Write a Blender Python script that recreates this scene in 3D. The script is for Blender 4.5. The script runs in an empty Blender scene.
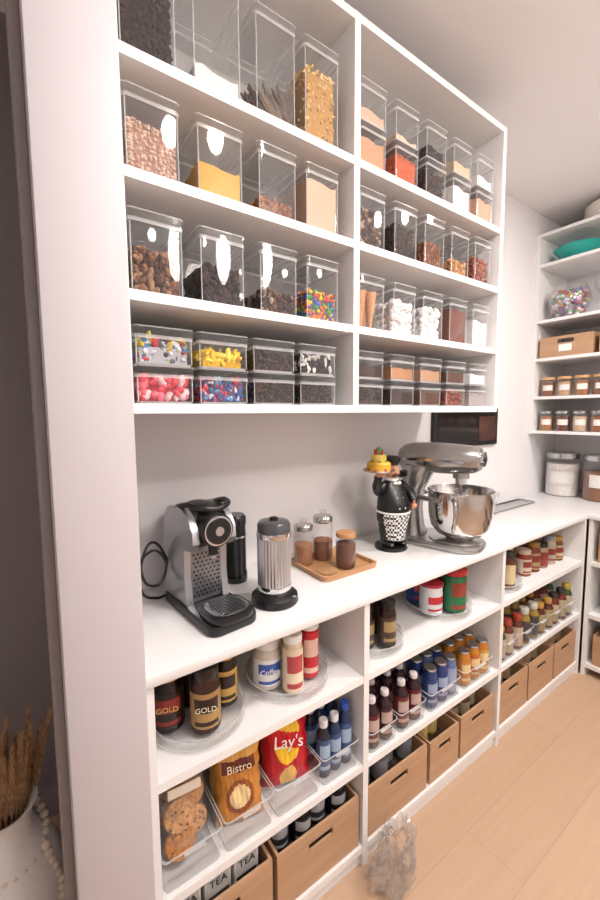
import bpy, math, random
from mathutils import Matrix, Vector, Euler
random.seed(7)
R=random.random
def U(a,b): return a+(b-a)*R()
scene=bpy.context.scene
# ---------------------------------------------------------------- materials
def lin(c):
    if isinstance(c,str):
        c=c.lstrip('#'); c=[int(c[i:i+2],16)/255 for i in (0,2,4)]
    return tuple((x/12.92 if x<=0.04045 else ((x+0.055)/1.055)**2.4) for x in c)+(1,)
MC={}
def mat(c,rough=.5,metal=0,bump=0,bscale=200,var=0,emit=0,coat=0,spec=.5):
    key=(str(c),rough,metal,bump,bscale,var,emit,coat,spec)
    if key in MC: return MC[key]
    m=bpy.data.materials.new('mat'); m.use_nodes=True
    nt=m.node_tree; p=nt.nodes['Principled BSDF']
    col=lin(c); p.inputs['Base Color'].default_value=col
    p.inputs['Roughness'].default_value=rough; p.inputs['Metallic'].default_value=metal
    p.inputs['Specular IOR Level'].default_value=spec
    if coat: p.inputs['Coat Weight'].default_value=coat
    if emit:
        p.inputs['Emission Color'].default_value=col; p.inputs['Emission Strength'].default_value=emit
    if bump or var:
        tc=nt.nodes.new('ShaderNodeTexCoord'); n=nt.nodes.new('ShaderNodeTexNoise')
        n.inputs['Scale'].default_value=bscale; n.inputs['Detail'].default_value=3
        nt.links.new(tc.outputs['Object'],n.inputs['Vector'])
        if bump:
            b=nt.nodes.new('ShaderNodeBump'); b.inputs['Strength'].default_value=bump; b.inputs['Distance'].default_value=.004
            nt.links.new(n.outputs['Fac'],b.inputs['Height']); nt.links.new(b.outputs['Normal'],p.inputs['Normal'])
        if var:
            r=nt.nodes.new('ShaderNodeValToRGB')
            r.color_ramp.elements[0].position=.35; r.color_ramp.elements[1].position=.65
            r.color_ramp.elements[0].color=tuple(x*(1-var) for x in col[:3])+(1,)
            r.color_ramp.elements[1].color=tuple(min(1,x*(1+var*.6)) for x in col[:3])+(1,)
            nt.links.new(n.outputs['Fac'],r.inputs['Fac']); nt.links.new(r.outputs['Color'],p.inputs['Base Color'])
    MC[key]=m; return m
def clear(name,tint=(.985,.985,.985),haze=.03,gl=.36,rough=.03,base=.013):
    m=bpy.data.materials.new(name); m.use_nodes=True; nt=m.node_tree; nt.nodes.clear()
    o=nt.nodes.new('ShaderNodeOutputMaterial'); t=nt.nodes.new('ShaderNodeBsdfTransparent'); g=nt.nodes.new('ShaderNodeBsdfGlossy')
    d=nt.nodes.new('ShaderNodeBsdfDiffuse'); d.inputs['Color'].default_value=(.9,.9,.9,1)
    t.inputs['Color'].default_value=tint+(1,); g.inputs['Roughness'].default_value=rough
    lw=nt.nodes.new('ShaderNodeLayerWeight'); lw.inputs['Blend'].default_value=.25
    mu=nt.nodes.new('ShaderNodeMath'); mu.operation='MULTIPLY_ADD'; mu.inputs[1].default_value=gl; mu.inputs[2].default_value=base
    nt.links.new(lw.outputs['Facing'],mu.inputs[0])
    m1=nt.nodes.new('ShaderNodeMixShader'); m2=nt.nodes.new('ShaderNodeMixShader'); m2.inputs[0].default_value=haze
    nt.links.new(mu.outputs[0],m1.inputs[0]); nt.links.new(t.outputs[0],m1.inputs[1]); nt.links.new(g.outputs[0],m1.inputs[2])
    nt.links.new(m1.outputs[0],m2.inputs[1]); nt.links.new(d.outputs[0],m2.inputs[2]); nt.links.new(m2.outputs[0],o.inputs[0])
    return m
CLEAR=clear('clear_plastic'); GLASS=clear('clear_glass',haze=.012,gl=.6,rough=.01,base=.03)
FROST=clear('frosted_plastic',tint=(.96,.96,.96),haze=.28,gl=.4,rough=.15)
EDGE=clear('acrylic_edge',tint=(.90,.905,.91),haze=.34,gl=.5,rough=.1)
def wood(name,c1,c2,scale=(3,60,60),rough=.45):
    m=bpy.data.materials.new(name); m.use_nodes=True; nt=m.node_tree; p=nt.nodes['Principled BSDF']
    tc=nt.nodes.new('ShaderNodeTexCoord'); mp=nt.nodes.new('ShaderNodeMapping'); mp.inputs['Scale'].default_value=scale
    n=nt.nodes.new('ShaderNodeTexNoise'); n.inputs['Scale'].default_value=1; n.inputs['Detail'].default_value=5
    r=nt.nodes.new('ShaderNodeValToRGB'); r.color_ramp.elements[0].position=.3; r.color_ramp.elements[1].position=.7
    r.color_ramp.elements[0].color=lin(c1); r.color_ramp.elements[1].color=lin(c2)
    L=nt.links.new; L(tc.outputs['Object'],mp.inputs[0]); L(mp.outputs[0],n.inputs['Vector']); L(n.outputs['Fac'],r.inputs[0]); L(r.outputs[0],p.inputs['Base Color'])
    p.inputs['Roughness'].default_value=rough; return m
BAMBOO=wood('bamboo',"#a98464","#bb9676",(4,4,90)); BAMBOO2=wood('bamboo_tray',"#b08058","#c4976c",(5,70,5))
def floor_mat():
    m=bpy.data.materials.new('oak_floor'); m.use_nodes=True; nt=m.node_tree; p=nt.nodes['Principled BSDF']; L=nt.links.new
    tc=nt.nodes.new('ShaderNodeTexCoord'); br=nt.nodes.new('ShaderNodeTexBrick')
    br.inputs['Scale'].default_value=1; br.inputs['Brick Width'].default_value=1.9; br.inputs['Row Height'].default_value=.19
    br.inputs['Mortar Size'].default_value=.0007; br.offset=.37
    br.inputs['Color1'].default_value=lin("#bb9b80"); br.inputs['Color2'].default_value=lin("#c2a388"); br.inputs['Mortar'].default_value=lin("#a5866c")
    mp=nt.nodes.new('ShaderNodeMapping'); mp.inputs['Scale'].default_value=(2,34,1)
    n=nt.nodes.new('ShaderNodeTexNoise'); n.inputs['Scale'].default_value=1.5; n.inputs['Detail'].default_value=6
    r=nt.nodes.new('ShaderNodeValToRGB'); r.color_ramp.elements[0].color=(.82,.81,.79,1); r.color_ramp.elements[1].color=(1.04,1.04,1.04,1)
    mx=nt.nodes.new('ShaderNodeMix'); mx.data_type='RGBA'; mx.blend_type='MULTIPLY'; mx.inputs[0].default_value=.8
    L(tc.outputs['Object'],br.inputs['Vector']); L(tc.outputs['Object'],mp.inputs[0]); L(mp.outputs[0],n.inputs['Vector']); L(n.outputs['Fac'],r.inputs[0])
    L(br.outputs['Color'],mx.inputs[6]); L(r.outputs[0],mx.inputs[7]); L(mx.outputs[2],p.inputs['Base Color'])
    p.inputs['Roughness'].default_value=.42; return m
WHITE=mat("#e4e2e1",.38,bump=.02,bscale=60); WALL=mat("#dedbdb",.7,bump=.03,bscale=220); CEIL=mat("#e6e3e3",.8)
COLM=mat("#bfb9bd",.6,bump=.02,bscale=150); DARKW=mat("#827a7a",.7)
BLACK=mat("#121214",.3); BLACKM=mat("#1b1b1d",.55); CHROME=mat("#d8d8da",.12,1); STEEL=mat("#c4c4c6",.28,1)
# ---------------------------------------------------------------- mesh builder
def rrect(w,d,r,n=4):
    r=min(r,w/2-1e-5,d/2-1e-5); P=[]
    for cx,cy,a0 in ((w/2-r,d/2-r,0),(-w/2+r,d/2-r,90),(-w/2+r,-d/2+r,180),(w/2-r,-d/2+r,270)):
        for i in range(n+1):
            a=math.radians(a0+90*i/n); P.append((cx+r*math.cos(a),cy+r*math.sin(a)))
    return P
def smooth_pts(pts,k=6):
    P=[Vector(p) for p in pts]; P=[P[0]*2-P[1]]+P+[P[-1]*2-P[-2]]; out=[]
    for i in range(1,len(P)-2):
        for j in range(k):
            t=j/k; a,b,c,d=P[i-1:i+3]
            out.append(.5*((2*b)+(c-a)*t+(2*a-5*b+4*c-d)*t*t+(3*b-a-3*c+d)*t**3))
    out.append(P[-2]); return out
class B:
    def __init__(s): s.v=[];s.f=[];s.m=[];s.mats=[];s.M=None
    def add(s,vs,fs,mt):
        if mt not in s.mats: s.mats.append(mt)
        k=s.mats.index(mt); o=len(s.v)
        if s.M is not None: vs=[tuple(s.M@Vector(v)) for v in vs]
        s.v.extend(vs); s.f.extend([tuple(i+o for i in f) for f in fs]); s.m.extend([k]*len(fs)); return s
    def box(s,x0,x1,y0,y1,z0,z1,mt,ch=0):
        if ch:
            return s.rbox((x0+x1)/2,(y0+y1)/2,z0,z1,x1-x0,y1-y0,ch,mt,ch,n=2)
        return s.add([(x0,y0,z0),(x1,y0,z0),(x1,y1,z0),(x0,y1,z0),(x0,y0,z1),(x1,y0,z1),(x1,y1,z1),(x0,y1,z1)],
            [(0,3,2,1),(4,5,6,7),(0,1,5,4),(1,2,6,5),(2,3,7,6),(3,0,4,7)],mt)
    def loft(s,rings,mt,c0=True,c1=True,closed=True):
        n=len(rings[0]); vs=[p for r in rings for p in r]; fs=[]
        for k in range(len(rings)-1):
            for i in range(n if closed else n-1):
                j=(i+1)%n; fs.append((k*n+i,k*n+j,(k+1)*n+j,(k+1)*n+i))
        if c0: fs.append(tuple(reversed(range(n))))
        if c1: fs.append(tuple((len(rings)-1)*n+i for i in range(n)))
        return s.add(vs,fs,mt)
    def rbox(s,cx,cy,z0,z1,w,d,r,mt,ch=0,n=4,c0=True,c1=True,taper=0):
        def ring(z,i,t=0): return [(cx+x,cy+y,z) for x,y in rrect(w-2*i-2*t,d-2*i-2*t,max(r-i,1e-4),n)]
        if ch: rs=[ring(z0,ch,taper),ring(z0+ch*.3,ch*.3,taper),ring(z0+ch,0,taper),ring(z1-ch,0),ring(z1-ch*.3,ch*.3),ring(z1,ch)]
        else: rs=[ring(z0,0,taper),ring(z1,0)]
        return s.loft(rs,mt,c0,c1)
    def lathe(s,prof,cx,cy,mt,n=24,c0=True,c1=True,a0=0,a1=360):
        full=abs(a1-a0)>=359.9; k=n if full else n+1
        rings=[[(cx+r*math.cos(math.radians(a0+(a1-a0)*i/n)),cy+r*math.sin(math.radians(a0+(a1-a0)*i/n)),z) for i in range(k)] for r,z in prof]
        return s.loft(rings,mt,c0 and full,c1 and full,closed=full)
    def ell(s,c,r,mt,n=12,rot=None,m=None):
        m=m or max(4,n//2); rings=[]
        Q=rot.to_matrix() if rot is not None else None
        for k in range(m+1):
            t=math.pi*k/m; t=min(max(t,.02),math.pi-.02)
            rg=[]
            for i in range(n):
                a=2*math.pi*i/n; p=Vector((r[0]*math.sin(t)*math.cos(a),r[1]*math.sin(t)*math.sin(a),-r[2]*math.cos(t)))
                if Q is not None: p=Q@p
                rg.append((c[0]+p.x,c[1]+p.y,c[2]+p.z))
            rings.append(rg)
        return s.loft(rings,mt)
    def tube(s,pts,rad,mt,n=8,squash=1):
        pts=[Vector(p) for p in pts]; N=len(pts)
        if not isinstance(rad,(list,tuple)): rad=[rad]*N
        rings=[]; up=Vector((0,0,1))
        for i,p in enumerate(pts):
            t=(pts[min(i+1,N-1)]-pts[max(i-1,0)]).normalized()
            if abs(t.dot(up))>.95: up=Vector((0,1,0)) if abs(t.y)<.9 else Vector((1,0,0))
            a=t.cross(up).normalized(); b=a.cross(t).normalized(); up=b
            rings.append([tuple(p+rad[i]*(a*math.cos(2*math.pi*k/n)+b*squash*math.sin(2*math.pi*k/n))) for k in range(n)])
        return s.loft(rings,mt)
    def extr(s,prof,x0,x1,mt):   # prof (y,z)
        return s.loft([[(x0,y,z) for y,z in prof],[(x1,y,z) for y,z in prof]],mt)
    def cyl(s,p0,p1,r,mt,n=20): return s.tube([p0,p1],r,mt,n)
    def obj(s,name,loc=(0,0,0),rz=0,parent=None,rot=None,ang=38):
        me=bpy.data.meshes.new(name); me.from_pydata(s.v,[],s.f)
        for m in s.mats: me.materials.append(m)
        me.polygons.foreach_set('material_index',s.m)
        me.polygons.foreach_set('use_smooth',[True]*len(s.f)); me.update()
        me.set_sharp_from_angle(angle=math.radians(ang))
        o=bpy.data.objects.new(name,me); scene.collection.objects.link(o)
        o.location=loc; o.rotation_euler=rot if rot else (0,0,math.radians(rz))
        if parent: o.parent=parent
        return o
def adopt(child,par):
    child.parent=par; child.matrix_parent_inverse=Matrix.Translation(par.location).inverted()
def text(body,size,loc,rot,mt,parent=None,name='label_text'):
    c=bpy.data.curves.new(name,'FONT'); c.body=body; c.size=size; c.align_x='CENTER'; c.align_y='CENTER'; c.extrude=.0002
    c.materials.append(mt); o=bpy.data.objects.new(name,c); scene.collection.objects.link(o); o.location=loc; o.rotation_euler=rot
    if parent: o.parent=parent
    return o
# ================================================================ ROOM
XR=3.12; YF=-3.2; XL=-1.2; CH=2.70; YH=.35
B().box(XL-.1,XR+.1,YF-.1,YH+.1,-.05,0,floor_mat()).obj('floor')
B().box(XL-.1,XR+.1,YF-.1,YH+.1,CH,CH+.05,CEIL).obj('ceiling')
B().box(.175,XR+.1,0,.12,0,CH,WALL).obj('wall_back')
B().box(XR,XR+.1,YF,0,0,CH,WALL).obj('wall_right')
B().box(XL-.1,XR+.1,YF-.1,YF,0,CH,WALL).obj('wall_front')
B().box(XL-.1,XL,YF,YH+.1,0,CH,WALL).obj('wall_left')
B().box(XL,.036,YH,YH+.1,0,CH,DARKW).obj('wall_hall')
b=B(); b.box(.036,.175,-.47,YH+.1,0,CH,COLM,.002); b.obj('wall_partition')
b=B(); b.box(.018,.036,-.40,-.30,0,CH,mat("#8d8586",.5),.003); b.obj('trim_1')
b=B(); b.box(XL,.03,YH-.015,YH,0,.12,mat("#8d8586",.5)); b.obj('baseboard_hall')
# ================================================================ SHELVING
T=.022
UZ=[1.722,1.965,2.195]
b=B(); yf=-.375
for x0,x1 in ((.176,.197),(.823,.845),(1.612,1.634)): b.box(x0,x1,yf,-.001,1.463,2.577,WHITE)
for x0,x1 in ((.197,.823),(.845,1.612)):
    for z in [1.485]+UZ+[2.577]: b.box(x0,x1,yf+.001,-.001,z-T,z,WHITE)
b.obj('wall_shelving_unit')
BZ=[.07,.355,.65]; yb=-.435
b=B()
for x0,x1 in ((.176,.198),(.819,.841),(1.62,1.642),(2.46,2.482)): b.box(x0,x1,yb,-.001,0.0,.884,WHITE)
for x0,x1 in ((.198,.819),(.841,1.62),(1.642,2.46)):
    for z in BZ: b.box(x0,x1,yb+.001,-.001,z-T,z,WHITE)
    b.box(x0,x1,yb+.012,yb+.03,0.001,.05,WHITE)
b.obj('base_shelving_unit')
b=B(); b.box(.176,XR-.001,-.445,-.001,.885,.91,WHITE,.002); b.box(2.47,XR-.001,-1.9,-.445,.885,.91,WHITE,.002)
b.obj('countertop')
RZ=[1.342,1.56,1.80,2.036,2.378,2.563]; XU=2.715
b=B()
for y0,y1 in ((-.022,-.001),(-.96,-.938),(-1.9,-1.878)): b.box(XU,XR-.001,y0,y1,1.32,2.563,WHITE)
for y0,y1 in ((-.938,-.022),(-1.878,-.96)):
    for z in RZ: b.box(XU+.001,XR-.001,y0,y1,z-.018,z,WHITE)
b.obj('wall_shelving_unit')
b=B()
for y0,y1 in ((-.466,-.446),(-1.17,-1.15),(-1.9,-1.88)): b.box(2.484,XR-.001,y0,y1,0,.884,WHITE)
for y0,y1 in ((-1.15,-.466),(-1.88,-1.17)):
    for z in BZ: b.box(2.485,XR-.001,y0,y1,z-T,z,WHITE)
b.obj('base_shelving_unit')
# ================================================================ FOOD CONTENT
FOOD={ # core, colours, radii, spacing
 'coffee':('#1c0f0b',['#321c14','#24140f'],(.009,.006,.006),.013),
 'chickpea':('#a07c6a',['#ccab98','#bd9886','#d6b9a8'],(.0048,.0048,.0048),.0088),
 'almond':('#5c3320',['#8d5534','#a06a44','#7b4529'],(.0105,.006,.0045),.012),
 'walnut':('#38201a',['#8c6044','#5d3a29','#a07858','#452a20','#74503a'],(.010,.006,.007),.012),
 'date':('#1a0e0f',['#33201f','#43292a','#26161a'],(.012,.0075,.007),.014),
 'candy':('#555555',['#d8242b','#f2c21b','#1f5fc4','#2f9a3c','#ef7d1a','#5b3a24'],(.007,.007,.0045),.0118),
 'wrapper':('#a8a8b0',['#c23a3a','#c6b23a','#4b7cb4','#d8d8e2','#5a5a62','#8a9a5a','#e2e2e6'],(.017,.009,.005),.0135),
 'gummy_red':('#a5303b',['#d84454','#e0687a','#c93040','#e8c3c3'],(.014,.009,.009),.015),
 'gummy_mix':('#5a3a5a',['#c03545','#2f5298','#d2d2de','#3888a8','#5c2a55','#d03a50'],(.014,.007,.006),.0125),
 'banana':('#c89a10',['#ecc31f','#e0b012','#f2d44a'],(.022,.008,.007),.018),
 'choc':('#1a0f0c',['#38241c','#281914','#4a3228'],(.007,.007,.005),.0115),
 'cookie':('#1b1617',['#201a1b','#ddd8d4','#2c2424'],(.013,.013,.005),.016),
 'darkmix':('#2c1d1a',['#4c302a','#6b4a3a','#a08a78','#33201c'],(.010,.007,.006),.0135),
 'pasta':('#a87d46',['#d6ad70','#c59a5b','#e1bf88'],(.016,.005,.005),.0135),
 'cashew':('#95603a',['#c08850','#b0743f','#d6a66e'],(.010,.006,.006),.013),
 'rednut':('#632c20',['#8e4530','#743524','#a85a3d'],(.009,.007,.006),.0125),
 'marsh':('#dcd4d0',['#f3eeeb','#e9e2df'],(.013,.013,.012),.022),
 'lentil':('#b5532a',['#d9683a','#c75c30'],(.0035,.0035,.003),.0075),
}
POW={'yellow':('#cfa14c',.4,500),'flour':('#e4dcd4',.3,80),'beige':('#c4a28a',.25,300),'tan':('#b88c6c',.4,350),'cream':('#d0b496',.4,300),
 'orange':('#d0602f',.7,350),'cocoa':('#6d3d30',.3,100),'dark':('#38241e',.6,300),'brown':('#5a3828',.6,300),'white':('#e8e3e2',.3,100),'grey':('#a79c99',.5,300),'peach':('#cf9f84',.5,300),'sugar':('#b58058',.5,250)}
def fill(b,x0,x1,y0,y1,z0,z1,kind):
    if kind in POW:
        c,v,s=POW[kind]; mt=mat(c,.85,bump=.6,bscale=s,var=v*.35,spec=.1)
        n=7; vs=[];fs=[]
        for j in range(n):
            for i in range(n):
                vs.append((x0+(x1-x0)*i/(n-1),y0+(y1-y0)*j/(n-1),z1+U(-.003,.003)+.004*math.sin(i*1.1+j)))
        for j in range(n-1):
            for i in range(n-1): fs.append((j*n+i,j*n+i+1,(j+1)*n+i+1,(j+1)*n+i))
        k=len(vs)
        per=[i for i in range(n)]+[j*n+n-1 for j in range(1,n)]+[(n-1)*n+i for i in range(n-2,-1,-1)]+[j*n for j in range(n-2,0,-1)]
        for q in per: vs.append((vs[q][0],vs[q][1],z0))
        for a in range(len(per)):
            c2=(a+1)%len(per); fs.append((per[a],k+a,k+c2,per[c2]))
        b.add(vs,fs,mt); return
    if kind=='cone':
        for i in range(9):
            cx=x0+.02+(x1-x0-.04)*((i*.37)%1); cy=y0+.02+(y1-y0-.04)*((i*.61)%1)
            b.lathe([(.004,z0+.002),(.019,z0+.10),(.022,z0+.115+.003*(i%4)),(.018,z0+.112)],cx,cy,mat('#c98c5c',.6,bump=.8,bscale=250,var=.3),n=10)
        return
    if kind=='sticks':   # dried pods lying at an angle
        for i in range(46):
            x=U(x0+.012,x1-.012); y=y0+(y1-y0)*(R()**1.8)+.008; z=U(z0+.012,z1)
            L=.045; p=Vector((x,y,z)); d=Vector((U(.3,1.0),U(-.3,.3),-.75)).normalized()*L
            cl=lambda q:Vector((min(max(q.x,x0+.007),x1-.007),min(max(q.y,y0+.007),y1-.007),max(q.z,z0+.007)))
            b.tube([cl(p-d),cl(p),cl(p+d)],[.003,.0065,.003],mat(random.choice(['#5c4638','#443430','#705c4c']),.7),6)
        return
    core,cols,r,sp=FOOD[kind]; ins=min(r)*1.1; m0=mat(core,.7,bump=.5,bscale=300,spec=.15)
    b.box(x0+ins,x1-ins,y0+ins,y1-ins,z0,z1-ins,m0)
    glos=kind in('candy','gummy_red','gummy_mix','banana')
    ms=[mat(c,.35 if glos or kind=='date' else .6,var=.12 if glos or kind=='chickpea' else .35,bscale=120,bump=.9 if kind in('walnut','date','cashew','almond') else 0,spec=.4 if glos else .15) for c in cols]
    rm=max(r)
    def piece(x,y,z):
        x=min(max(x,x0+rm*.75),x1-rm*.75); y=min(max(y,y0+rm*.75),y1-rm*.75); z=max(z,z0+rm*.75)
        s=U(.8,1.15)
        b.ell((x,y,z),tuple(q*s for q in r),random.choice(ms),n=7 if sp>.009 else 6,m=5 if sp>.009 else 4,rot=Euler((U(0,3),U(0,3),U(0,3))))
    def grid(a0,a1,b0,b1,fn):
        na=max(1,int((a1-a0)/sp)); nb=max(1,int((b1-b0)/sp))
        for i in range(na+1):
            for j in range(nb+1):
                fn(a0+(a1-a0)*(i+U(-.35,.35))/na,b0+(b1-b0)*(j+U(-.35,.35))/nb)
    grid(x0,x1,z0,z1,lambda a,c:piece(a,y0+ins+U(0,.002),c))
    grid(y0,y1,z0,z1,lambda a,c:piece(x0+ins+U(0,.002),a,c))
    grid(x0,x1,y0,y1,lambda a,c:piece(a,c,z1+U(-.4,.8)*rm+.003*math.sin(a*60+c*40)))
def container(xr,z,w,d,h,kind,frac,yfront=-.352,name='food_storage_container'):
    cx=xr-w/2; b=B()
    lh=.022
    b.rbox(0,0,.001,h-lh,w-.008,d-.008,.008,CLEAR,c0=True,c1=False,taper=.002)
    b.rbox(0,0,.0005,.005,w-.012,d-.012,.008,EDGE)
    b.rbox(0,0,h-lh-.005,h-lh,w-.003,d-.003,.010,EDGE,c0=False,c1=False)
    for sx in(-1,1):
        for sy in(-1,1):
            b.cyl((sx*(w/2-.0065),sy*(d/2-.0065),.004),(sx*(w/2-.0065),sy*(d/2-.0065),h-lh),.0013,EDGE,n=5)
    par=b.obj(name,(cx,yfront+d/2,z+.0004))
    l=B(); l.rbox(0,0,h-lh+.0005,h-.001,w,d,.011,CLEAR,c0=True,c1=True)
    l.rbox(0,0,h-.003,h,w,d,.011,FROST,c0=False,c1=False); l.rbox(0,0,h-lh,h-lh+.003,w-.002,d-.002,.011,FROST,c0=False,c1=False)
    l.obj('lid',parent=par)
    if kind:
        c=B(); x=w/2-.0095; y=d/2-.0095
        fill(c,-x,x,-y,y,.006,.006+(h-lh-.012)*frac,kind); c.obj('contents',parent=par)
    return par
W,D=.122,.165
XS=[.326,.482,.642,.790]
for i,(k,f,h) in enumerate([('coffee',.97,.18),('flour',.22,.262),('sticks',.40,.262),('pasta',.82,.262)]): container(XS[i],UZ[2],W+.003,D,h,k,f)
for i,(k,f) in enumerate([('chickpea',.72),('yellow',.50),('almond',.26),('beige',.93)]): container(XS[i],UZ[1],W,D,.177,k,f)
for i,(k,f) in enumerate([('walnut',.60),('date',.55),('darkmix',.33),('candy',.52)]): container(XS[i],UZ[0],W,D,.176,k,f)
XS4=[.342,.486,.632,.780]
for i,(a,c) in enumerate([('gummy_red','wrapper'),('gummy_mix','banana'),('choc','choc'),('choc','cookie')]):
    container(XS4[i],1.485,.136,D,.085,a,.85); container(XS4[i],1.5705,.136,D,.085,c,.8 if i!=1 else .45)
XR5=[.985,1.14,1.293,1.447,1.598]
for i,(a,c) in enumerate([('tan','beige'),('lentil','cream'),('choc','coffee'),('flour','cream'),('peach','white')]):
    container(XR5[i],UZ[2],.118,D,.135,a,.85); container(XR5[i],UZ[2]+.1355,.118,D,.115,c,(.4,.15,.35,.45,.4)[i])
for i,(k,f) in enumerate([('darkmix',.75),('choc',.7),('almond',.55),('cashew',.35),('rednut',.62)]): container(XR5[i],UZ[1],.118,D,.176,k,f)
for i,(k,f) in enumerate([('cone',.7),('marsh',.72),('marsh',.72),('cocoa',.93),('white',.72)]): container(XR5[i],UZ[0],.118,D,.166,k,f)
for i,(a,c) in enumerate([('choc','dark'),('dark','sugar'),('brown','tan'),('rednut','brown'),('grey','white')]):
    container(XR5[i],1.485,.126,D,.085,a,.88); container(XR5[i],1.5705,.126,D,.085,c,.7)
# ================================================================ COUNTER ITEMS
CZ=.910
b=B()
b.rbox(0,0,0,.028,.138,.305,.03,BLACK,.006,n=6)
b.rbox(0,-.10,.028,.046,.122,.13,.045,BLACK,.004,n=6)
b.rbox(0,-.10,.046,.048,.100,.10,.036,STEEL,0,n=6)
for i in range(9): b.box(-.042+abs(i-4)*.003,.042-abs(i-4)*.003,-.145+i*.0105,-.141+i*.0105,.048,.0505,BLACKM)
for i in range(9): b.box(-.040+i*.01-.001,-.040+i*.01+.001,-.143,-.058,.048,.0502,CHROME)
prof=[(.145,.028),(.148,.10),(.146,.20),(.135,.25),(.105,.282),(.06,.292),(.01,.287),(-.025,.268),(-.048,.235),(-.050,.205),(-.035,.185),(.005,.178),(.008,.10),(.0,.045),(-.005,.028)]
SIL=mat('#b4b4b7',.28,.8); DSIL=mat('#8c8c90',.3,.8)
b.extr(prof,-.062,-.044,SIL); b.extr(prof,.044,.062,SIL)
inner=[(.140,.028),(.142,.20),(.13,.245),(.10,.275),(.06,.284),(.01,.279),(-.018,.262),(-.040,.232),(-.043,.208),(-.03,.19),(.014,.184),(.016,.03)]
b.extr(inner,-.044,.044,BLACKM)
b.box(-.044,.044,.006,.014,.03,.178,DSIL)
for r in range(11):
    for c in range(7):
        b.ell((-.036+c*.012+(.006 if r%2 else 0)*(1 if c<6 else 0),.005,.045+r*.0115),(.0032,.002,.0032),BLACK,n=6,m=4)
b.cyl((0,.0,.235),(0,-.066,.235),.044,BLACK,28); b.cyl((0,-.060,.235),(0,-.070,.235),.039,CHROME,28); b.cyl((0,-.066,.235),(0,-.0735,.235),.034,BLACK,28)
b.cyl((0,-.07,.235),(0,-.077,.235),.012,STEEL,16)
b.cyl((0,-.035,.20),(0,-.035,.165),.012,BLACK,14); b.cyl((0,-.035,.170),(0,-.035,.155),.008,STEEL,12)
b.tube(smooth_pts([(-.055,.06,.285),(-.053,-.0,.300),(-.042,-.045,.298),(0,-.062,.292),(.042,-.045,.298),(.053,0,.300),(.055,.06,.285)],4),.0075,BLACK,10)
b.ell((0,.03,.29),(.034,.055,.009),BLACK,14)
b.lathe([(.036,.03),(.036,.225),(.037,.226),(.037,.24),(.030,.246)],0,.18,mat('#26262a',.1),n=20)
o=b.obj('coffee_machine',(.403,-.235,CZ),rz=6); o.scale=(1.05,1,1.03)
c=B(); c.tube(smooth_pts([(-.055,.12,.10),(-.085,.12,.17),(-.12,.10,.185),(-.145,.09,.13),(-.13,.09,.08),(-.09,.10,.07),(-.07,.11,.12),(-.10,.12,.16),(-.14,.13,.12),(-.13,.13,.04),(-.09,.14,.012),(-.06,.15,.008)],7),.0038,BLACK,8); c.obj('power_cord',parent=o)
b=B()
b.lathe([(.062,0),(.065,.004),(.063,.02),(.05,.03),(.044,.032)],0,0,BLACK,32)
b.lathe([(.044,.032),(.046,.036),(.046,.05),(.0435,.052)],0,0,CHROME,32)
SR=mat('#c8c8ca',.3,.85); rings=[]
for k,z in enumerate([.052,.08,.12,.16,.178]):
    rings.append([((.0435 + (.0022 if i%2 else 0))*math.cos(2*math.pi*i/64),(.0435+(.0022 if i%2 else 0))*math.sin(2*math.pi*i/64),z) for i in range(64)])
b.loft(rings,SR)
b.lathe([(.046,.178),(.047,.182),(.047,.192),(.045,.193)],0,0,CHROME,32)
b.lathe([(.045,.193),(.045,.212),(.040,.219),(.02,.222)],0,0,mat('#4a4a4d',.15),32)
b.lathe([(.012,.221),(.012,.228),(.008,.23)],0,0,BLACK,16)
for s in (0,1): b.ell((.028-.02*s,-.052,.022),(.007,.003,.004),mat('#8a8a8c',.3),8)
o=b.obj('milk_frother',(.583,-.30,CZ)); o.scale=(1.08,1.08,1.1)
b=B(); b.lathe([(.036,0),(.037,.005),(.037,.03),(.034,.034),(.034,.19),(.036,.192),(.036,.215),(.03,.223)],0,0,mat('#1c1c1f',.18),28); b.lathe([(.0365,.150),(.0365,.156)],0,0,CHROME,28,c0=False,c1=False)
b.obj('milk_jug_frother',(.555,-.10,CZ))
b=B(); b.rbox(0,0,0,.006,.24,.215,.02,BAMBOO2,.001,n=5)
rg=[]
for (ins,z) in ((0,.004),(-.003,.018),(.004,.019),(.007,.006)):
    rg.append([(x,y,z) for x,y in rrect(.24-2*ins,.215-2*ins,.02,5)])
b.loft(rg,BAMBOO2,False,False); TRAY=b.obj('bamboo_tray',(.898,-.190,CZ))
def spice(x,y,r,h,col,fr,kn,lidc):
    b=B(); b.lathe([(r*.9,0),(r,.004),(r,h*.72),(r*.85,h*.78)],0,0,GLASS,24,c1=False)
    f=mat(col,.8,bump=.6,bscale=300,var=.3); b.lathe([(r*.9,.004),(r*.93,.008),(r*.93,h*.72*fr),(r*.3,h*.72*fr+.004)],0,0,f,20)
    if lidc: b.lathe([(r*.9,h*.76),(r*.98,h*.78),(r*.98,h*.86),(r*.9,h*.88)],0,0,lidc,24)
    if kn: b.lathe([(r*.9,h*.86),(r*.8,h*.9),(r*.3,h*.92),(r*.28,h*.95),(r*.4,h*.98),(r*.3,h)],0,0,GLASS if kn==1 else lidc,20)
    o=b.obj('spice_jar',(x,y,CZ+.0065)); adopt(o,TRAY); return o
spice(.812,-.125,.036,.165,'#a06a46',.62,1,mat('#c0c0c0',.2,1)); spice(.902,-.125,.038,.185,'#8a5a3e',.55,1,mat('#c0c0c0',.2,1)); spice(.915,-.240,.036,.145,'#6e4028',.85,0,mat('#b5865a',.5))
b=B(); b.lathe([(.034,0),(.036,.002),(.036,.009),(.033,.011)],0,0,mat('#a88058',.5,var=.15,bscale=60),28); adopt(b.obj('jar_lid',(.828,-.240,CZ+.0065)),TRAY)
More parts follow.
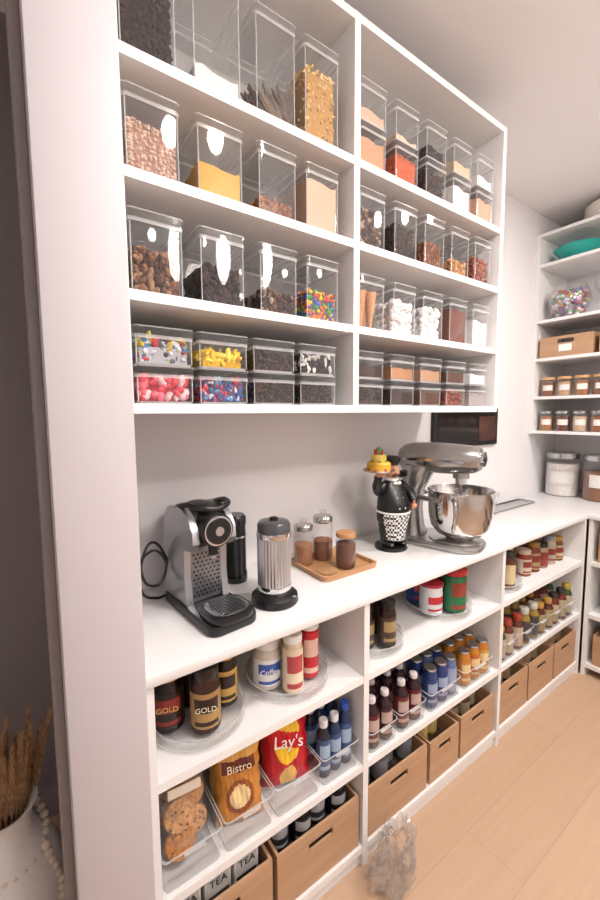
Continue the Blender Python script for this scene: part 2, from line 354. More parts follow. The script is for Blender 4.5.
# chef figurine
SK=mat('#c98e6c',.5); BK=mat('#151517',.35); WH=mat('#e9e6e0',.4)
def checker():
    m=bpy.data.materials.new('checker_cloth'); m.use_nodes=True; nt=m.node_tree; p=nt.nodes['Principled BSDF']
    tc=nt.nodes.new('ShaderNodeTexCoord'); c=nt.nodes.new('ShaderNodeTexChecker'); c.inputs['Scale'].default_value=120
    c.inputs['Color1'].default_value=lin('#e8e6e2'); c.inputs['Color2'].default_value=lin('#18181a')
    nt.links.new(tc.outputs['Object'],c.inputs['Vector']); nt.links.new(c.outputs['Color'],p.inputs['Base Color']); return m
CK=checker()
b=B()
b.lathe([(.058,0),(.060,.003),(.058,.012),(.052,.014)],0,0,BK,24)
for s in(-1,1):
    b.ell((s*.026,-.018,.024),(.019,.034,.013),BK,12); b.tube([(s*.024,0,.02),(s*.025,0,.06),(s*.026,0,.12)],[.017,.022,.028],BK,12)
def er(z,rx,ry,cy=0,n=20): return [(rx*math.cos(2*math.pi*i/n),cy+ry*math.sin(2*math.pi*i/n),z) for i in range(n)]
b.loft([er(.085,.045,.04),er(.105,.056,.050,-.004),(er(.14,.058,.060,-.010)),er(.175,.055,.055,-.008),er(.21,.050,.042),er(.235,.04,.03),er(.25,.018,.018)],BK)
ap=[]
for z,rx,ry,cy in ((.040,.040,.048,-.010),(.085,.048,.053,-.010),(.11,.058,.056,-.010),(.135,.0595,.062,-.011)):
    ap.append([(rx*math.cos(math.radians(a)),cy+ry*math.sin(math.radians(a)),z) for a in range(200,341,10)])
b.loft(ap,CK,False,False,closed=False)
b.tube([(.059*math.cos(math.radians(a)),-.010+.061*math.sin(math.radians(a)),.137) for a in range(0,361,20)],.0035,WH,6)
b.loft([er(.236,.026,.024),er(.250,.024,.022),er(.256,.016,.016)],WH)
b.ell((-.008,-.034,.238),(.009,.004,.006),WH,8); b.ell((.008,-.034,.238),(.009,.004,.006),WH,8)
for k in range(4):
    for sx in (-1,1): b.ell((sx*.012,-.0655+.0055*k+.001*k*k,.155+k*.017),(.003,.003,.003),WH,6)
b.ell((0,-.002,.275),(.026,.027,.031),SK,18); b.ell((0,-.030,.272),(.0055,.007,.006),SK,10)
b.ell((0,.006,.285),(.0275,.025,.026),mat('#1e1613',.6),16)
for s in(-1,1):
    b.ell((s*.009,-.028,.265),(.011,.005,.0045),BK,10,rot=Euler((0,s*.35,0))); b.ell((s*.010,-.0245,.283),(.004,.003,.0045),WH,8); b.ell((s*.010,-.027,.283),(.002,.0015,.002),BK,6); b.ell((s*.026,0,.272),(.004,.006,.008),SK,8)
b.ell((0,-.026,.259),(.006,.003,.002),mat('#8a2d28',.5),8)
b.lathe([(.022,.297),(.027,.299),(.026,.306),(.033,.312),(.034,.322),(.024,.329),(.006,.331)],0,.004,BK,18)
b.tube(smooth_pts([(-.038,0,.225),(-.066,-.012,.212),(-.083,-.03,.235),(-.085,-.040,.265)],3),[.019]*4+[.017]*3+[.014]*3,BK,10)
b.ell((-.085,-.042,.274),(.012,.012,.012),SK,10)
for k in range(5): b.tube([(-.096+k*.006,-.046-.003*(2-abs(k-2)),.272),(-.099+k*.008,-.054,.284)],.003,SK,6)
b.tube(smooth_pts([(.038,0,.225),(.074,-.004,.198),(.076,-.030,.165),(.055,-.056,.160)],3),[.019]*4+[.016]*3+[.012]*3,BK,10)
b.ell((.052,-.062,.160),(.012,.010,.010),SK,10)
for k in range(4): b.tube([(.050,-.064,.154+k*.005),(.040,-.070,.152+k*.006)],.003,SK,6)
b.tube([(.052,-.064,.164),(.046,-.070,.178)],.0035,SK,6)
tx,ty=-.085,-.042
b.lathe([(.02,.284),(.052,.286),(.056,.292),(.050,.289)],tx,ty,mat('#c9c4ba',.25,.8),26)
b.lathe([(.040,.289),(.041,.292),(.041,.312),(.036,.318)],tx,ty,mat('#d8a838',.5),24)
for a in range(0,360,45): b.ell((tx+.040*math.cos(math.radians(a)),ty+.040*math.sin(math.radians(a)),.293),(.006,.006,.005),mat('#b93a2c',.4),8)
b.lathe([(.024,.316),(.026,.320),(.026,.338),(.022,.342)],tx,ty,mat('#e2c860',.5),20)
for a in range(0,360,60): b.ell((tx+.026*math.cos(math.radians(a)),ty+.026*math.sin(math.radians(a)),.320),(.005,.005,.004),mat('#3c8a44',.4),8)
for a in range(0,360,72): b.cyl((tx+.014*math.cos(math.radians(a)),ty+.014*math.sin(math.radians(a)),.341),(tx+.014*math.cos(math.radians(a)),ty+.014*math.sin(math.radians(a)),.358),.003,mat('#cf3b36',.4),8)
b.ell((tx,ty,.352),(.012,.012,.015),mat('#3c8a44',.5),12)
o=b.obj('chef_figurine',(1.215,-.180,CZ),rz=-12); o.scale=(1.12,1.12,1.15)
# stand mixer
GM=mat('#a9a6a4',.25,.8,coat=.4); b=B()
b.rbox(.02,0,0,.028,.36,.215,.09,GM,.01,n=8)
b.rbox(.08,0,.028,.034,.20,.18,.085,GM,.003,n=8)
def rr(cx,z,w,d,r): return [(cx+x,y,z) for x,y in rrect(w,d,r,6)]
b.loft([rr(-.10,.02,.115,.15,.05),rr(-.10,.06,.085,.115,.04),rr(-.103,.14,.075,.10,.036),rr(-.10,.22,.085,.105,.04),rr(-.085,.29,.13,.12,.05),rr(-.07,.33,.15,.12,.05)],GM)
hd=[]
for x,ry,rz_,zc in ((-.165,.015,.015,.360),(-.160,.038,.040,.358),(-.14,.056,.056,.358),(-.10,.066,.064,.360),(-.03,.070,.066,.362),(.05,.069,.064,.362),(.11,.064,.060,.362),(.155,.056,.054,.364),(.175,.044,.044,.366),(.180,.03,.03,.366)):
    hd.append([(x,ry*math.cos(2*math.pi*i/28),zc+rz_*math.sin(2*math.pi*i/28)) for i in range(28)])
b.loft(hd,GM)
b.cyl((.174,0,.368),(.190,0,.368),.030,CHROME,24); b.cyl((.188,0,.368),(.196,0,.368),.010,BLACK,14)
for s in(-1,1):
    b.box(-.12,.13,s*.0685-.003,s*.0685+.003,.352,.362,CHROME); b.cyl((-.02,s*.066,.345),(-.02,s*.080,.345),.008,BLACK,12)
b.cyl((.10,0,.315),(.10,0,.285),.032,GM,24); b.cyl((.10,0,.29),(.10,0,.262),.022,CHROME,20); b.cyl((.10,0,.27),(.10,0,.20),.006,STEEL,10)
for s in(-1,1): b.tube([(-.07,s*.05,.20),(-.03,s*.100,.205),(.06,s*.118,.205)],.010,GM,10)
CH2=mat('#d0cecc',.13,1)
b.lathe([(.050,.034),(.056,.040),(.060,.046),(.090,.060),(.114,.09),(.124,.14),(.127,.235),(.130,.238),(.126,.240),(.122,.235),(.119,.15),(.104,.10),(.07,.07),(.02,.06)],.100,0,CH2,40)
b.tube(smooth_pts([(.11,-.124,.215),(.13,-.163,.213),(.135,-.170,.17),(.125,-.155,.11),(.11,-.116,.105)],4),.007,CH2,10,1.4)
b.cyl((-.13,-.05,.29),(-.13,-.075,.29),.015,BLACK,14)
b.obj('stand_mixer',(1.425,-.240,CZ),rz=-74)
b=B(); b.lathe([(.04,0),(.045,.004),(.075,.03),(.098,.08),(.105,.11),(.108,.112),(.106,.114),(.1025,.11),(.095,.08),(.072,.034),(.02,.01)],0,0,GLASS,32); o=b.obj('glass_mixing_bowl',(1.82,-.17,CZ)); o.scale=(1.1,1.1,1.4)
b=B(); b.box(-.26,.26,-.05,.05,0,.003,STEEL)
for x0,x1,y0,y1 in((-.26,.26,-.05,-.046),(-.26,.26,.046,.05),(-.26,-.256,-.05,.05),(.256,.26,-.05,.05)): b.box(x0,x1,y0,y1,0,.010,STEEL)
b.obj('baking_sheet',(2.28,-.09,CZ))
b=B(); b.box(1.70,2.30,-.02,-.001,1.275,1.485,BLACK,.003); b.box(1.73,2.27,-.022,-.019,1.300,1.465,mat('#1c1717',.12,var=.5,bscale=6))
b.box(2.10,2.27,-.0235,-.0215,1.30,1.44,mat('#4a2c24',.3,var=.4,bscale=9))
b.obj('framed_picture')
# ================================================================ BASE CONTENTS
def turntable(x,y,z,r):
    b=B(); b.lathe([(r*.7,0),(r*.72,.006),(r*.98,.008),(r,.010),(r+.001,.034),(r-.003,.034),(r-.004,.012),(.004,.0115)],0,0,CLEAR,40)
    b.lathe([(r+.0015,.031),(r+.002,.0345),(r-.003,.0345)],0,0,EDGE,40,c0=False,c1=False); b.lathe([(r+.001,.0085),(r+.0015,.012)],0,0,EDGE,40,c0=False,c1=False)
    return b.obj('turntable_tray',(x,y,z+.0003))
def prod(name,x,y,z,r,h,body,lid,label,lh=.2,neck=.86,accent=None,txt=None,gl=.25,lab=(.12,.78),tc='#ffffff',par=None):
    b=B(); zt=h*(1-lh); bm=body if not isinstance(body,str) else mat(body,gl)
    b.lathe([(r*.9,0),(r,.004),(r,zt*.80),(r*(neck*.5+.5)*.99,zt*.88),(r*neck,zt*.95),(r*neck,zt)],0,0,bm,22)
    lm=mat(lid,.3) if isinstance(lid,str) else lid
    b.lathe([(r*neck*1.03,zt),(r*neck*1.06,zt+.002),(r*neck*1.06,h-.003),(r*neck*.98,h)],0,0,lm,22)
    if label:
        z0,z1=zt*lab[0],zt*lab[1]*1.0
        b.lathe([(r+.0006,z0),(r+.0006,z1)],0,0,mat(label,.4),24,c0=False,c1=False)
        if accent:
            b.lathe([(r+.0011,z0+(z1-z0)*.45),(r+.0011,z0+(z1-z0)*.85)],0,0,mat(accent,.4),8,a0=205,a1=300,c0=False,c1=False)
            b.lathe([(r+.0011,z0+(z1-z0)*.08),(r+.0011,z0+(z1-z0)*.2)],0,0,mat(accent,.4),8,a0=205,a1=300,c0=False,c1=False)
    o=b.obj(name,(x,y,z+.0003))
    if par: adopt(o,par)
    if txt:
        a=math.radians(-110); rr_=r+.003
        text(txt,r*.5,(rr_*math.cos(a),rr_*math.sin(a),zt*.5),(math.radians(90),0,math.radians(-20)),mat(tc,.4),o)
    return o
S1=BZ[2]; TT=S1+.012
GOLD=mat('#b98a3e',.3,.8)
t=turntable(.344,-.296,S1,.122)
prod('instant_coffee_jar',.268,-.285,TT,.039,.162,'#1d100b','#c49a55','#241310',accent='#8a2a22',lh=.18,txt='GOLD',tc='#d8b064',par=t)
prod('instant_coffee_jar',.345,-.345,TT,.038,.168,'#3a1d12',mat('#1b1310',.3),'#a8834f',accent='#2a1610',lh=.17,txt='GOLD',tc='#f0e4c8',par=t)
prod('instant_coffee_jar',.423,-.29,TT,.034,.165,'#2a1610',GOLD,'#c8a050',accent='#2a1610',lh=.2,par=t)
prod('instant_coffee_jar',.345,-.235,TT,.034,.165,'#2a1610',GOLD,'#2a1610',lh=.2,par=t)
t=turntable(.628,-.295,S1,.126)
prod('creamer_jar',.557,-.295,TT,.043,.145,'#cbbfb2','#e8e4e2','#e4e2e2',accent='#3a5ca8',lh=.18,txt='Coffee',tc='#f0f0f0',par=t)
prod('creamer_jar',.604,-.362,TT,.030,.170,'#ddc8ae','#eae6e2','#e6d2b8',accent='#b2464a',lh=.13,lab=(.05,.9),par=t)
prod('creamer_can',.682,-.335,TT,.029,.168,'#b81f26','#efecec','#c0222a',accent='#ddb8a8',lh=.10,neck=1,lab=(.05,.95),par=t)
prod('syrup_bottle',.655,-.22,TT,.03,.17,'#8c4a1c','#222222','#d8b46a',lh=.15,neck=.5,par=t)
t=turntable(.978,-.300,S1,.118)
for x,y,h in ((.925,-.33,.15),(.995,-.365,.16),(1.035,-.30,.17),(.95,-.25,.17)): prod('sauce_jar',x,y,TT,.031,h,'#2b1612','#1a1718','#4a382e',accent='#a08a5e',lh=.14,par=t)
t=turntable(1.385,-.285,S1,.136)
prod('cocoa_can',1.310,-.31,TT,.045,.125,'#e3e2e6','#b03038','#dfe0e6',accent='#c22b32',lh=.1,neck=1,par=t)
prod('cocoa_can',1.345,-.215,TT,.045,.15,'#27407f','#c8ccd4','#2a4488',accent='#d84a3a',lh=.1,neck=1,par=t)
prod('hot_chocolate_can',1.405,-.350,TT,.047,.172,'#1f5b38','#b5222a','#256a42',accent='#8a3a2a',lh=.12,neck=1,lab=(.04,.96),par=t)
prod('hot_chocolate_can',1.465,-.265,TT,.040,.195,'#a8252a','#7a161a','#b12a2c',accent='#e0c070',lh=.12,neck=1,par=t)
t=turntable(1.80,-.29,S1,.13)
for i,(x,y,c,l,lb) in enumerate([(1.735,-.33,'#3c1b16','#b32a26','#7e2622'),(1.80,-.365,'#5b2d1c','#1e1c1c','#c8b48e'),(1.865,-.32,'#7a3a20','#d8c7a0','#e0d6c0'),(1.80,-.25,'#402018','#c0302a','#b03a2e')]): prod('sauce_jar',x,y,TT,.032,.16,c,l,lb,lh=.15,par=t)
for i,(x,c,l,lb) in enumerate([(2.02,'#8a3a28','#c6b2a0','#c8b8a2'),(2.11,'#6e3020','#8a6a30','#a08a60'),(2.20,'#97826c','#202020','#8a3a30'),(2.29,'#b1a28e','#88888a','#a89a84'),(2.38,'#6a4a2a','#a88030','#b8a880')]):
    prod('condiment_jar',x,-.33,S1,.036,.13+.02*(i%2),c,l,lb,lh=.16,accent='#803028'); prod('condiment_jar',x,-.22,S1,.036,.15,c,l,lb,lh=.16)
def abin(x0,x1,y0,y1,z,h,front=None):
    w=x1-x0; d=y1-y0; b=B()
    b.rbox(0,0,.001,h,w,d,.012,CLEAR,c0=True,c1=False,taper=.003)
    b.loft([[(x,y,h-.003) for x,y in rrect(w+.002,d+.002,.012)],[(x,y,h) for x,y in rrect(w+.004,d+.004,.012)],[(x,y,h+.001) for x,y in rrect(w-.002,d-.002,.012)]],EDGE,False,False)
    b.rbox(0,0,.0005,.004,w-.01,d-.01,.01,EDGE)
    b.box(-w*.18,w*.18,-d/2-.008,-d/2,h-.006,h-.002,EDGE)
    return b.obj('clear_storage_bin',((x0+x1)/2,(y0+y1)/2,z+.0003))
S2=BZ[1]; BB=S2+.005
bx=[(.205,.350),(.358,.500),(.508,.660),(.668,.812)]
BN=[abin(a,c,-.425,-.13,S2,.085) for a,c in bx]
def bag(name,x,y,z,w,h,t,fn,rx=8,rz=0,wr=.003,par=None):
    b=B(); nu,nv=44,56
    def P(i,j,s):
        u=-1+2*i/nu; v=j/nv
        e=(1-abs(u)**3)**.7*(math.sin(math.pi*min(max(v*1.0,0),1)))**.45 if 0<v<1 else 0
        wob=wr*(math.sin(9*u+14*v+s)+math.sin(23*v-7*u)+.6*math.sin(31*u+11*v))*(1-abs(u)*.6)
        return (u*w/2*(1-.05*math.sin(math.pi*v)+.03*math.sin(30*v)*abs(u)),s*(t/2*e+wob*.5*e),v*h+.004*math.sin(40*u)*(v>.97))
    for s in(-1,1):
        vs=[P(i,j,s) for j in range(nv+1) for i in range(nu+1)]
        fc={}
        for j in range(nv):
            for i in range(nu):
                q=fn(-1+2*(i+.5)/nu,(j+.5)/nv); fc.setdefault(q,[]).append((j*(nu+1)+i,j*(nu+1)+i+1,(j+1)*(nu+1)+i+1,(j+1)*(nu+1)+i))
        off=None
        for q,fs in fc.items():
            mt=q if not isinstance(q,str) else mat(q,.25)
            if off is None:
                b.add(vs,fs,mt); off=len(b.v)-len(vs)
            else:
                if mt not in b.mats: b.mats.append(mt)
                k=b.mats.index(mt); b.f.extend([tuple(n+off for n in f) for f in fs]); b.m.extend([k]*len(fs))
    o=b.obj(name,(x,y,z),rot=(math.radians(-rx),0,math.radians(rz)),ang=80)
    if par: adopt(o,par)
    return o
FILM=clear('packet_film',haze=.02,gl=.55,rough=.12,base=.03)
def cookiepack(x,y,z,rz,rx,h=.20):
    e=B(); cks=[mat(c,.8,bump=.8,bscale=120,var=.3,spec=.2) for c in('#c08a58','#b47a48','#cc9a6a')]
    for (px,pz,yy,tl) in ((-.016,.046,-.020,80),(.018,.075,-.012,98),(-.014,.108,-.022,84),(.016,.140,-.012,95),(.0,.09,.010,90),(0,.05,.014,90),(0,.135,.012,88)):
        e.M=Matrix.Translation((px,yy,pz))@Matrix.Rotation(math.radians(tl),4,'X')
        e.lathe([(.026,-.006),(.036,-.004),(.038,0),(.035,.005),(.018,.008)],0,0,random.choice(cks),20)
        for q in range(10): e.ell((U(-.026,.026),U(-.026,.026),.006),(.0038,.0038,.003),mat('#6a4630',.6),6)
    e.M=None
    e.box(-.040,.040,-.0415,-.0405,.162,.184,mat('#e4d8c8',.5))
    o=e.obj('cookie_packet',(x,y,z),rot=(math.radians(-rx),0,math.radians(rz))); adopt(o,BN[0])
    p=bag('film_wrap',0,0,0,.122,h,.080,lambda u,v:FILM if v<.90 else mat('#c0a488',.4),0,0,.002); p.parent=o
cookiepack(.276,-.365,BB+.004,-4,12); cookiepack(.282,-.262,BB+.004,6,8,.215)
O1,O2,O3='#bd7c30','#d0a452','#7c3d22'
def bistro(u,v):
    if v>.93: return '#cfc3a4'
    if .66<v<.80 and abs(u)<.72: return '#6a2a1c'
    if (u/.62)**2+((v-.36)/.22)**2<1: return '#e2c691' if (u/.45)**2+((v-.36)/.15)**2<1 else '#8c4a22'
    return '#d8a04a' if v>.8 else O1
q=bag('snack_bag',.425,-.365,BB,.130,.205,.06,bistro,12,-14,wr=.005,par=BN[1])
text("Bistro",.028,(0,-.036,.150),(math.radians(90),0,0),mat('#f0e0c0',.4),q)
bag('snack_bag',.440,-.275,BB,.128,.230,.06,lambda u,v:'#c89038' if v>.55 else O2,8,5,wr=.005,par=BN[1])
def chips(u,v):
    if v>.95 or v<.04: return '#d8d0ce'
    if .50<v+.10*u<.68 and abs(u)<.80: return '#c8151f'
    if (u*.92)**2+((v-.60)*1.75)**2<.27: return '#f0bf2c'
    if v<.26 and (u*.9)**2+((v-.14)*2.2)**2<.10: return '#e0b060'
    return '#b81a26'
o=bag('chips_bag',.588,-.345,BB,.150,.245,.080,chips,9,-14,wr=.004,par=BN[2])
text("Lay's",.048,(0,-.050,.143),(math.radians(90),math.radians(8),0),mat('#f4f0ee',.4),o)
bag('chips_bag',.592,-.235,BB,.140,.240,.065,lambda u,v:'#8f1218' if v>.94 else '#b8202a',6,4,par=BN[2])
for x in (.702,.745,.788):
    for y in (-.385,-.315,-.245):
        prod('water_bottle',x-.004,y,BB,.0215,.175+.020*(x>.76),'#1d3050' if x>.73 else '#20242e','#d6d6da' if x<.75 else '#2b4fae','#b2bac8' if x<.75 and y>-.3 else '#34507c',lh=.12,neck=.6,accent='#9ab0c8',par=BN[3])
MB=[abin(a,c,-.425,-.14,S2,.07) for a,c in ((.862,.992),(1.006,1.146),(1.17,1.36),(1.385,1.59))]
for k,x in enumerate((.895,.958,1.042,1.108)):
    for j,y in enumerate((-.392,-.325,-.258)): prod('juice_bottle',x,y,BB,.027,.165,'#2a1018','#d7cfd2',('#5a1a24','#3e1824','#6a2a2c')[(j+k)%3] ,lh=.10,neck=.5,accent='#b8a098',par=MB[k//2])
for k,x in enumerate((1.205,1.268,1.325)):
    for j,y in enumerate((-.392,-.328,-.262)): prod('soda_can',x,y,BB,.027,.15,('#263a6f','#263a6f','#5a6a94')[(j+k)%3],mat('#c0c0c4',.2,1),('#26407c','#1c3470','#8a9ab8')[(j+k)%3],lh=.05,neck=.85,accent='#98a4c0',par=MB[2])
for k,x in enumerate((1.420,1.487,1.552)):
    for j,y in enumerate((-.392,-.325,-.258)): prod('soda_can',x,y,BB,.028,.14,'#b27228',mat('#c8c8cc',.2,1),('#c07c34','#b8923c','#b0582c')[(j+2*k)%3],lh=.05,neck=.85,accent='#d8c090',par=MB[3])
cc=[('#3a4a2c','#a89040','#a8a288'),('#5a2c20','#93382c','#b0a08c'),('#8a7030','#b8b4ac','#3a3a3a'),('#4a2418','#a88040','#988860'),('#66241c','#2c2c2c','#a89880')]
for i,a in enumerate((1.66,1.815,1.97,2.125,2.28)):
    t=abin(a,a+.14,-.425,-.14,S2,.085)
    for k,dx in enumerate((.036,.104)):
        for y in (-.39,-.30,-.21):
            c=cc[(i+k)%5]; prod('sauce_bottle',a+dx,y,BB,.029,.15+.01*((i+k)%3),c[0],c[1],c[2],lh=.16,neck=.7,par=t)
def bin_(x,y,z,w,d,h,rz=0,label=False,th=.008):
    b=B(); m=BAMBOO; x0,x1,y0,y1=-w/2,w/2,-d/2,d/2
    b.box(x0,x1,y1-th,y1,0,h,m); b.box(x0,x0+th,y0+th,y1-th,0,h,m); b.box(x1-th,x1,y0+th,y1-th,0,h,m); b.box(x0+th,x1-th,y0+th,y1-th,0,th,m)
    sw=min(.045,w*.2); s0,s1=h*.66,h*.66+.024
    b.box(x0,x1,y0,y0+th,0,s0,m); b.box(x0,x1,y0,y0+th,s1,h,m); b.box(x0,-sw,y0,y0+th,s0,s1,m); b.box(sw,x1,y0,y0+th,s0,s1,m)
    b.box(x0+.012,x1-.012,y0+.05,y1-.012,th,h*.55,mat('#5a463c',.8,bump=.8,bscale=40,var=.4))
    if label: b.box(-.035,.035,y0-.002,y0,h*.25,h*.58,mat('#eeeae6',.5))
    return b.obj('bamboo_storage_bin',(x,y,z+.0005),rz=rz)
S3=BZ[0]
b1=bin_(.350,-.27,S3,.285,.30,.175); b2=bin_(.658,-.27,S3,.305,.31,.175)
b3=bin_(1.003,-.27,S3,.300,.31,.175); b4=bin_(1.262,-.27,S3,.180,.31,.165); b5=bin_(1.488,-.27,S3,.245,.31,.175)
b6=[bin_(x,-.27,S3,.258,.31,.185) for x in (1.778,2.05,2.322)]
for i,(x,y) in enumerate([(.56,-.34),(.63,-.36),(.70,-.34),(.77,-.36),(.60,-.26),(.68,-.25),(.75,-.26)]): prod('canned_drink',x,y,S3+.10,.031,.12,'#1b1b1e',mat('#9a9a9e',.2,1),'#242428' if i%2 else '#3a3a40',lh=.06,neck=.85,accent='#c8c8cc',par=b2)
for x,y in ((.90,-.34),(.97,-.36),(1.04,-.32),(1.11,-.35)): prod('syrup_bottle',x,y,S3+.10,.03,.13,'#5a5a5e','#2b2b2e','#8a8a90',lh=.15,neck=.6,par=b3)
for x,y in ((1.22,-.34),(1.29,-.33)): prod('syrup_bottle',x,y,S3+.10,.03,.12,'#b0821f','#d8c050','#c8b070',lh=.15,neck=.6,par=b4)
for x,y in ((1.42,-.34),(1.49,-.35),(1.56,-.33)): prod('sauce_jar',x,y,S3+.10,.03,.10,'#6a4a3a','#8a7a6a','#a89880',lh=.2,par=b5)
for k,t in enumerate(b6):
    for j in range(3): prod('sauce_jar',t.location.x-.07+j*.07,-.34,S3+.11,.03,.10,'#6a4a3a','#8a6a4a','#a89070',lh=.2,par=t)
for i in range(3):
    b=B(); b.box(-.036,.036,-.05,.05,0,.125,mat('#c8c6c4',.5),.001); b.box(-.03,.03,-.0515,-.050,.03,.05,BLACKM); b.box(-.03,.03,-.0515,-.05,.065,.105,mat('#b5b5b5',.5))
    o=b.obj('tea_box',(.265+i*.082,-.34,S3+.105)); text('TEA',.028,(0,-.053,.085),(math.radians(90),0,0),BLACKM,o); adopt(o,b1)
for z,h in ((BZ[2],.165),(BZ[1],.17),(BZ[0],.17)):
    for y in (-.63,-.96,-1.33,-1.66):
        if z==BZ[1] and y==-.63: continue
        bin_(2.66,y,z,.28,.32,h,rz=-90)
b=B()
for k in range(7): b.lathe([(.05,k*.02),(.11,k*.02+.012),(.125,k*.02+.020),(.11,k*.02+.016)],0,0,mat('#e6e3e4',.25),28)
b.obj('plate_stack',(2.64,-.61,BZ[1]+.0005))
# ================================================================ RIGHT WALL ITEMS
b=B(); b.lathe([(.045,0),(.05,.006),(.09,.03),(.125,.07),(.135,.085),(.138,.087),(.131,.085),(.12,.07),(.085,.034),(.02,.012)],0,0,mat('#2fa59a',.3),32); b.obj('serving_bowl',(2.87,-.18,RZ[4]+.0005))
b=B(); b.lathe([(.045,0),(.06,.004),(.095,.04),(.108,.09),(.095,.135),(.08,.155),(.082,.158),(.078,.155),(.092,.13),(.104,.09),(.09,.043),(.02,.01)],0,0,GLASS,30)
for i in range(190):
    a=U(0,6.28); z=U(.02,.13); rm=.085*math.sqrt(max(.1,1-((z-.085)/.095)**2)); b.ell((rm*math.cos(a),rm*math.sin(a),z),(.011,.011,.008),mat(random.choice(['#b8343b','#c2a23b','#3f6fb4','#4f9a5c','#e8e2f2','#904a98','#f2f2f2','#e8c8d8']),.3),8,m=5)
o=b.obj('candy_bowl',(2.845,-.150,RZ[3]+.0005)); o.scale=(1.1,1.1,1.3)
for x,y in ((2.84,-.33),(2.86,-.45),(2.93,-.56)):
    b=B(); b.lathe([(.036,0),(.034,.003),(.005,.010),(.004,.08),(.012,.09),(.038,.115),(.044,.15),(.036,.19),(.035,.19),(.042,.15),(.036,.118),(.004,.094)],0,0,GLASS,24); o=b.obj('wine_glass',(x,y,RZ[3]+.0005)); o.scale=(1.1,1.1,1.3)
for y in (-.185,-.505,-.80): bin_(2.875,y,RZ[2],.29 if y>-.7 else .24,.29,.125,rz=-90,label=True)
cols=['#8a5434','#b07a4c','#c9a27a','#6a3c2a','#a86a3c','#d0b090','#7c4630','#945c38','#c08a5a']
def rjar(x,y,z,r,h,col,lid,fr=.85):
    b=B(); b.lathe([(r*.92,0),(r,.004),(r,h*.84),(r*.9,h*.87)],0,0,GLASS,22,c1=False)
    b.lathe([(r*.9,.003),(r*.94,.006),(r*.94,h*.84*fr),(r*.3,h*.84*fr+.004)],0,0,mat(col,.8,bump=.5,bscale=200,var=.3),20)
    b.lathe([(r*.95,h*.86),(r,h*.88),(r,h*.98),(r*.94,h)],0,0,lid,22); b.lathe([(r+.0008,h*.3),(r+.0008,h*.58)],0,0,mat('#d9d5d0',.5),8,a0=160,a1=240,c0=False,c1=False)
    b.obj('storage_jar',(x,y,z+.0005))
BL=mat('#c79a68',.5); SL=mat('#bfc0c2',.25,1)
for zz,lid in ((RZ[1],BL),(RZ[0],SL)):
    for i in range(9): rjar(2.79,-.075-i*.095,zz,.040,.12 if zz==RZ[1] else .125,cols[(i*2+(zz<1.5))%9],lid)
rjar(2.94,-.125,CZ,.098,.285,'#e6dfda',SL,.88); rjar(2.94,-.345,CZ,.098,.285,'#8a5c3e',SL,.75); rjar(2.94,-.57,CZ,.098,.285,'#d8c0a0',SL,.8)
b=B()
for k in range(6):
    z=.018*k; r=.12+.006*math.sin(k*.5)
    b.tube([(r*math.cos(2*math.pi*i/24),r*math.sin(2*math.pi*i/24),.01+z) for i in range(25)],.0105,mat('#e4ddd6',.8,bump=.5,bscale=150),7)
b.lathe([(.02,.001),(.11,.002)],0,0,mat('#d8d0c8',.8),24); b.obj('woven_basket',(2.90,-.33,RZ[5]+.0005))
# ================================================================ FLOOR ITEMS
VM=mat('#e6e2df',.75,bump=.5,bscale=60)
b=B(); b.lathe([(.07,0),(.10,.01),(.125,.10),(.13,.20),(.122,.29),(.095,.35),(.064,.385),(.058,.42),(.066,.455),(.076,.465),(.070,.463),(.056,.45),(.05,.42),(.05,.39)],0,0,VM,40,c1=False)
vz=b.obj('floor_vase',(-.098,-.07,.0005))
b=B()
for i in range(28):
    a=2*math.pi*i/28; b.ell((.088*math.cos(a),.090*math.sin(a),.372-.035*math.cos(a-5)),(.0115,.0115,.0115),mat('#d5c8b8',.6),10)
for i in range(9): b.ell((.085+.006*i*.9 if i<5 else .114,-.055-.002*i,.35-.021*i),(.0115,.0115,.0115),mat('#d5c8b8',.6),10)
b.obj('bead_garland',parent=vz)
b=B(); PM=mat('#b08a64',.8,var=.3,bscale=60)
for k in range(15):
    a=k*2.4; sp_=.02+.055*((k*.618)%1); tip=Vector((sp_*math.cos(a)+.050,sp_*math.sin(a),.600+.03*(k%3))); base=Vector((.01*math.cos(a),.01*math.sin(a),.20))
    mid=base.lerp(tip,.55)+Vector((-.01,0,0)); b.tube([base,mid,tip],[.003,.0025,.001],PM,6)
    for j in range(20):
        t=.58+.42*j/20; p=base.lerp(tip,t)
        for s in range(4):
            an=s*1.57+j; q=p+Vector((.022*math.cos(an)*(1.25-t),.022*math.sin(an)*(1.25-t),.06*(1.3-t)))
            b.tube([p,q],[.0022,.0005],PM,4)
b.obj('dried_palm',parent=vz)
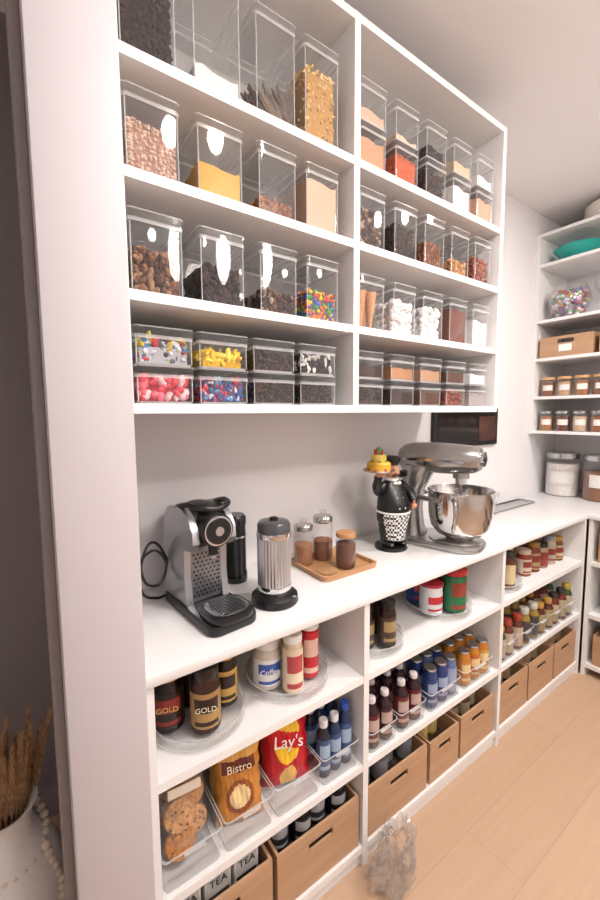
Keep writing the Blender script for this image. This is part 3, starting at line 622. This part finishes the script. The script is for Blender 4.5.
# crumpled clear bag: faceted, folded thin film with a gathered open mouth
from mathutils import noise as _n
b=B(); rings=[]; n=64; NR=34
for k in range(NR+1):
    t=k/NR; rb=.075*(math.sin(math.pi*min(.98,.25+t*.62)))**.7
    if t>.72: rb*=1+ (t-.72)*1.6
    rg=[]
    for i in range(n):
        a_=2*math.pi*i/n; d=Vector((math.cos(a_)*1.8,math.sin(a_)*1.8,t*3.2))
        w1=_n.noise(d*1.3)*.55; w2=abs(_n.noise(d*3.1+Vector((5,2,1))))*.55; w3=_n.noise(d*7)*.12
        rr2=rb*(1+w1-w2+w3)
        z=.002+.165*t+ (.05*_n.noise(d*1.7+Vector((9,9,9))) )*min(1,t*3)
        rg.append((rr2*math.cos(a_)+.02*t,rr2*.72*math.sin(a_),max(.002,z)))
    rings.append(rg)
b.loft(rings,clear('crinkled_film',haze=.05,gl=.8,rough=.10,base=.05),c1=False); b.obj('plastic_bag',(.862,-.525,.001),ang=14)
# ================================================================ LIGHTS
for i,(x,y,e) in enumerate([(.75,-1.25,21),(2.05,-1.25,26),(.75,-2.5,11),(2.2,-2.5,12)]):
    b=B(); b.lathe([(.085,.0),(.09,-.004),(.07,-.006),(.066,-.002)],0,0,mat('#f2f0ee',.5),32,c0=False,c1=False); b.lathe([(.066,-.002),(.01,-.002)],0,0,mat('#fff4ea',.5,emit=6),24,c0=False,c1=False)
    b.obj('recessed_ceiling_light',(x,y,CH-.0005))
    l=bpy.data.lights.new('downlight','AREA'); l.shape='DISK'; l.size=.22; l.energy=e; l.color=(1,.955,.93)
    o=bpy.data.objects.new('downlight_lamp',l); scene.collection.objects.link(o); o.location=(x,y,CH-.02)
b=B(); b.lathe([(.08,0),(.085,-.012),(.05,-.03),(.012,-.034),(.012,-.10)],0,0,CHROME,28); b.ell((0,0,-.25),(.18,.18,.17),mat('#fff7f0',.4,emit=39),32,m=16)
b.obj('added_fill_globe',(1.15,-1.95,CH-.0005))  # glowing globe and stem added behind camera, out of view, to brighten the room
w=bpy.data.worlds.new('World'); scene.world=w; w.use_nodes=True; w.node_tree.nodes['Background'].inputs[0].default_value=(.9,.88,.9,1); w.node_tree.nodes['Background'].inputs[1].default_value=.3
try: scene.view_settings.view_transform='Standard'
except Exception as e: print(e)
# ================================================================ CAMERA
cd=bpy.data.cameras.new('Camera'); cam=bpy.data.objects.new('Camera',cd); scene.collection.objects.link(cam)
fwd=Vector((.57,.8155,-.0907)).normalized(); rr0=Vector((.82,-.5725,-.0069)).normalized()
right=(rr0-fwd*rr0.dot(fwd)).normalized(); up=right.cross(fwd)
m=Matrix((right,up,-fwd)).transposed().to_4x4(); m.translation=Vector((0,-1.27,1.46)); cam.matrix_world=m
cd.sensor_fit='VERTICAL'; cd.sensor_height=36; cd.sensor_width=24; cd.lens=15.84; cd.clip_start=.02
scene.camera=cam
print('objects',len(scene.objects),'verts',sum(len(o.data.vertices) for o in scene.objects if o.type=='MESH'))
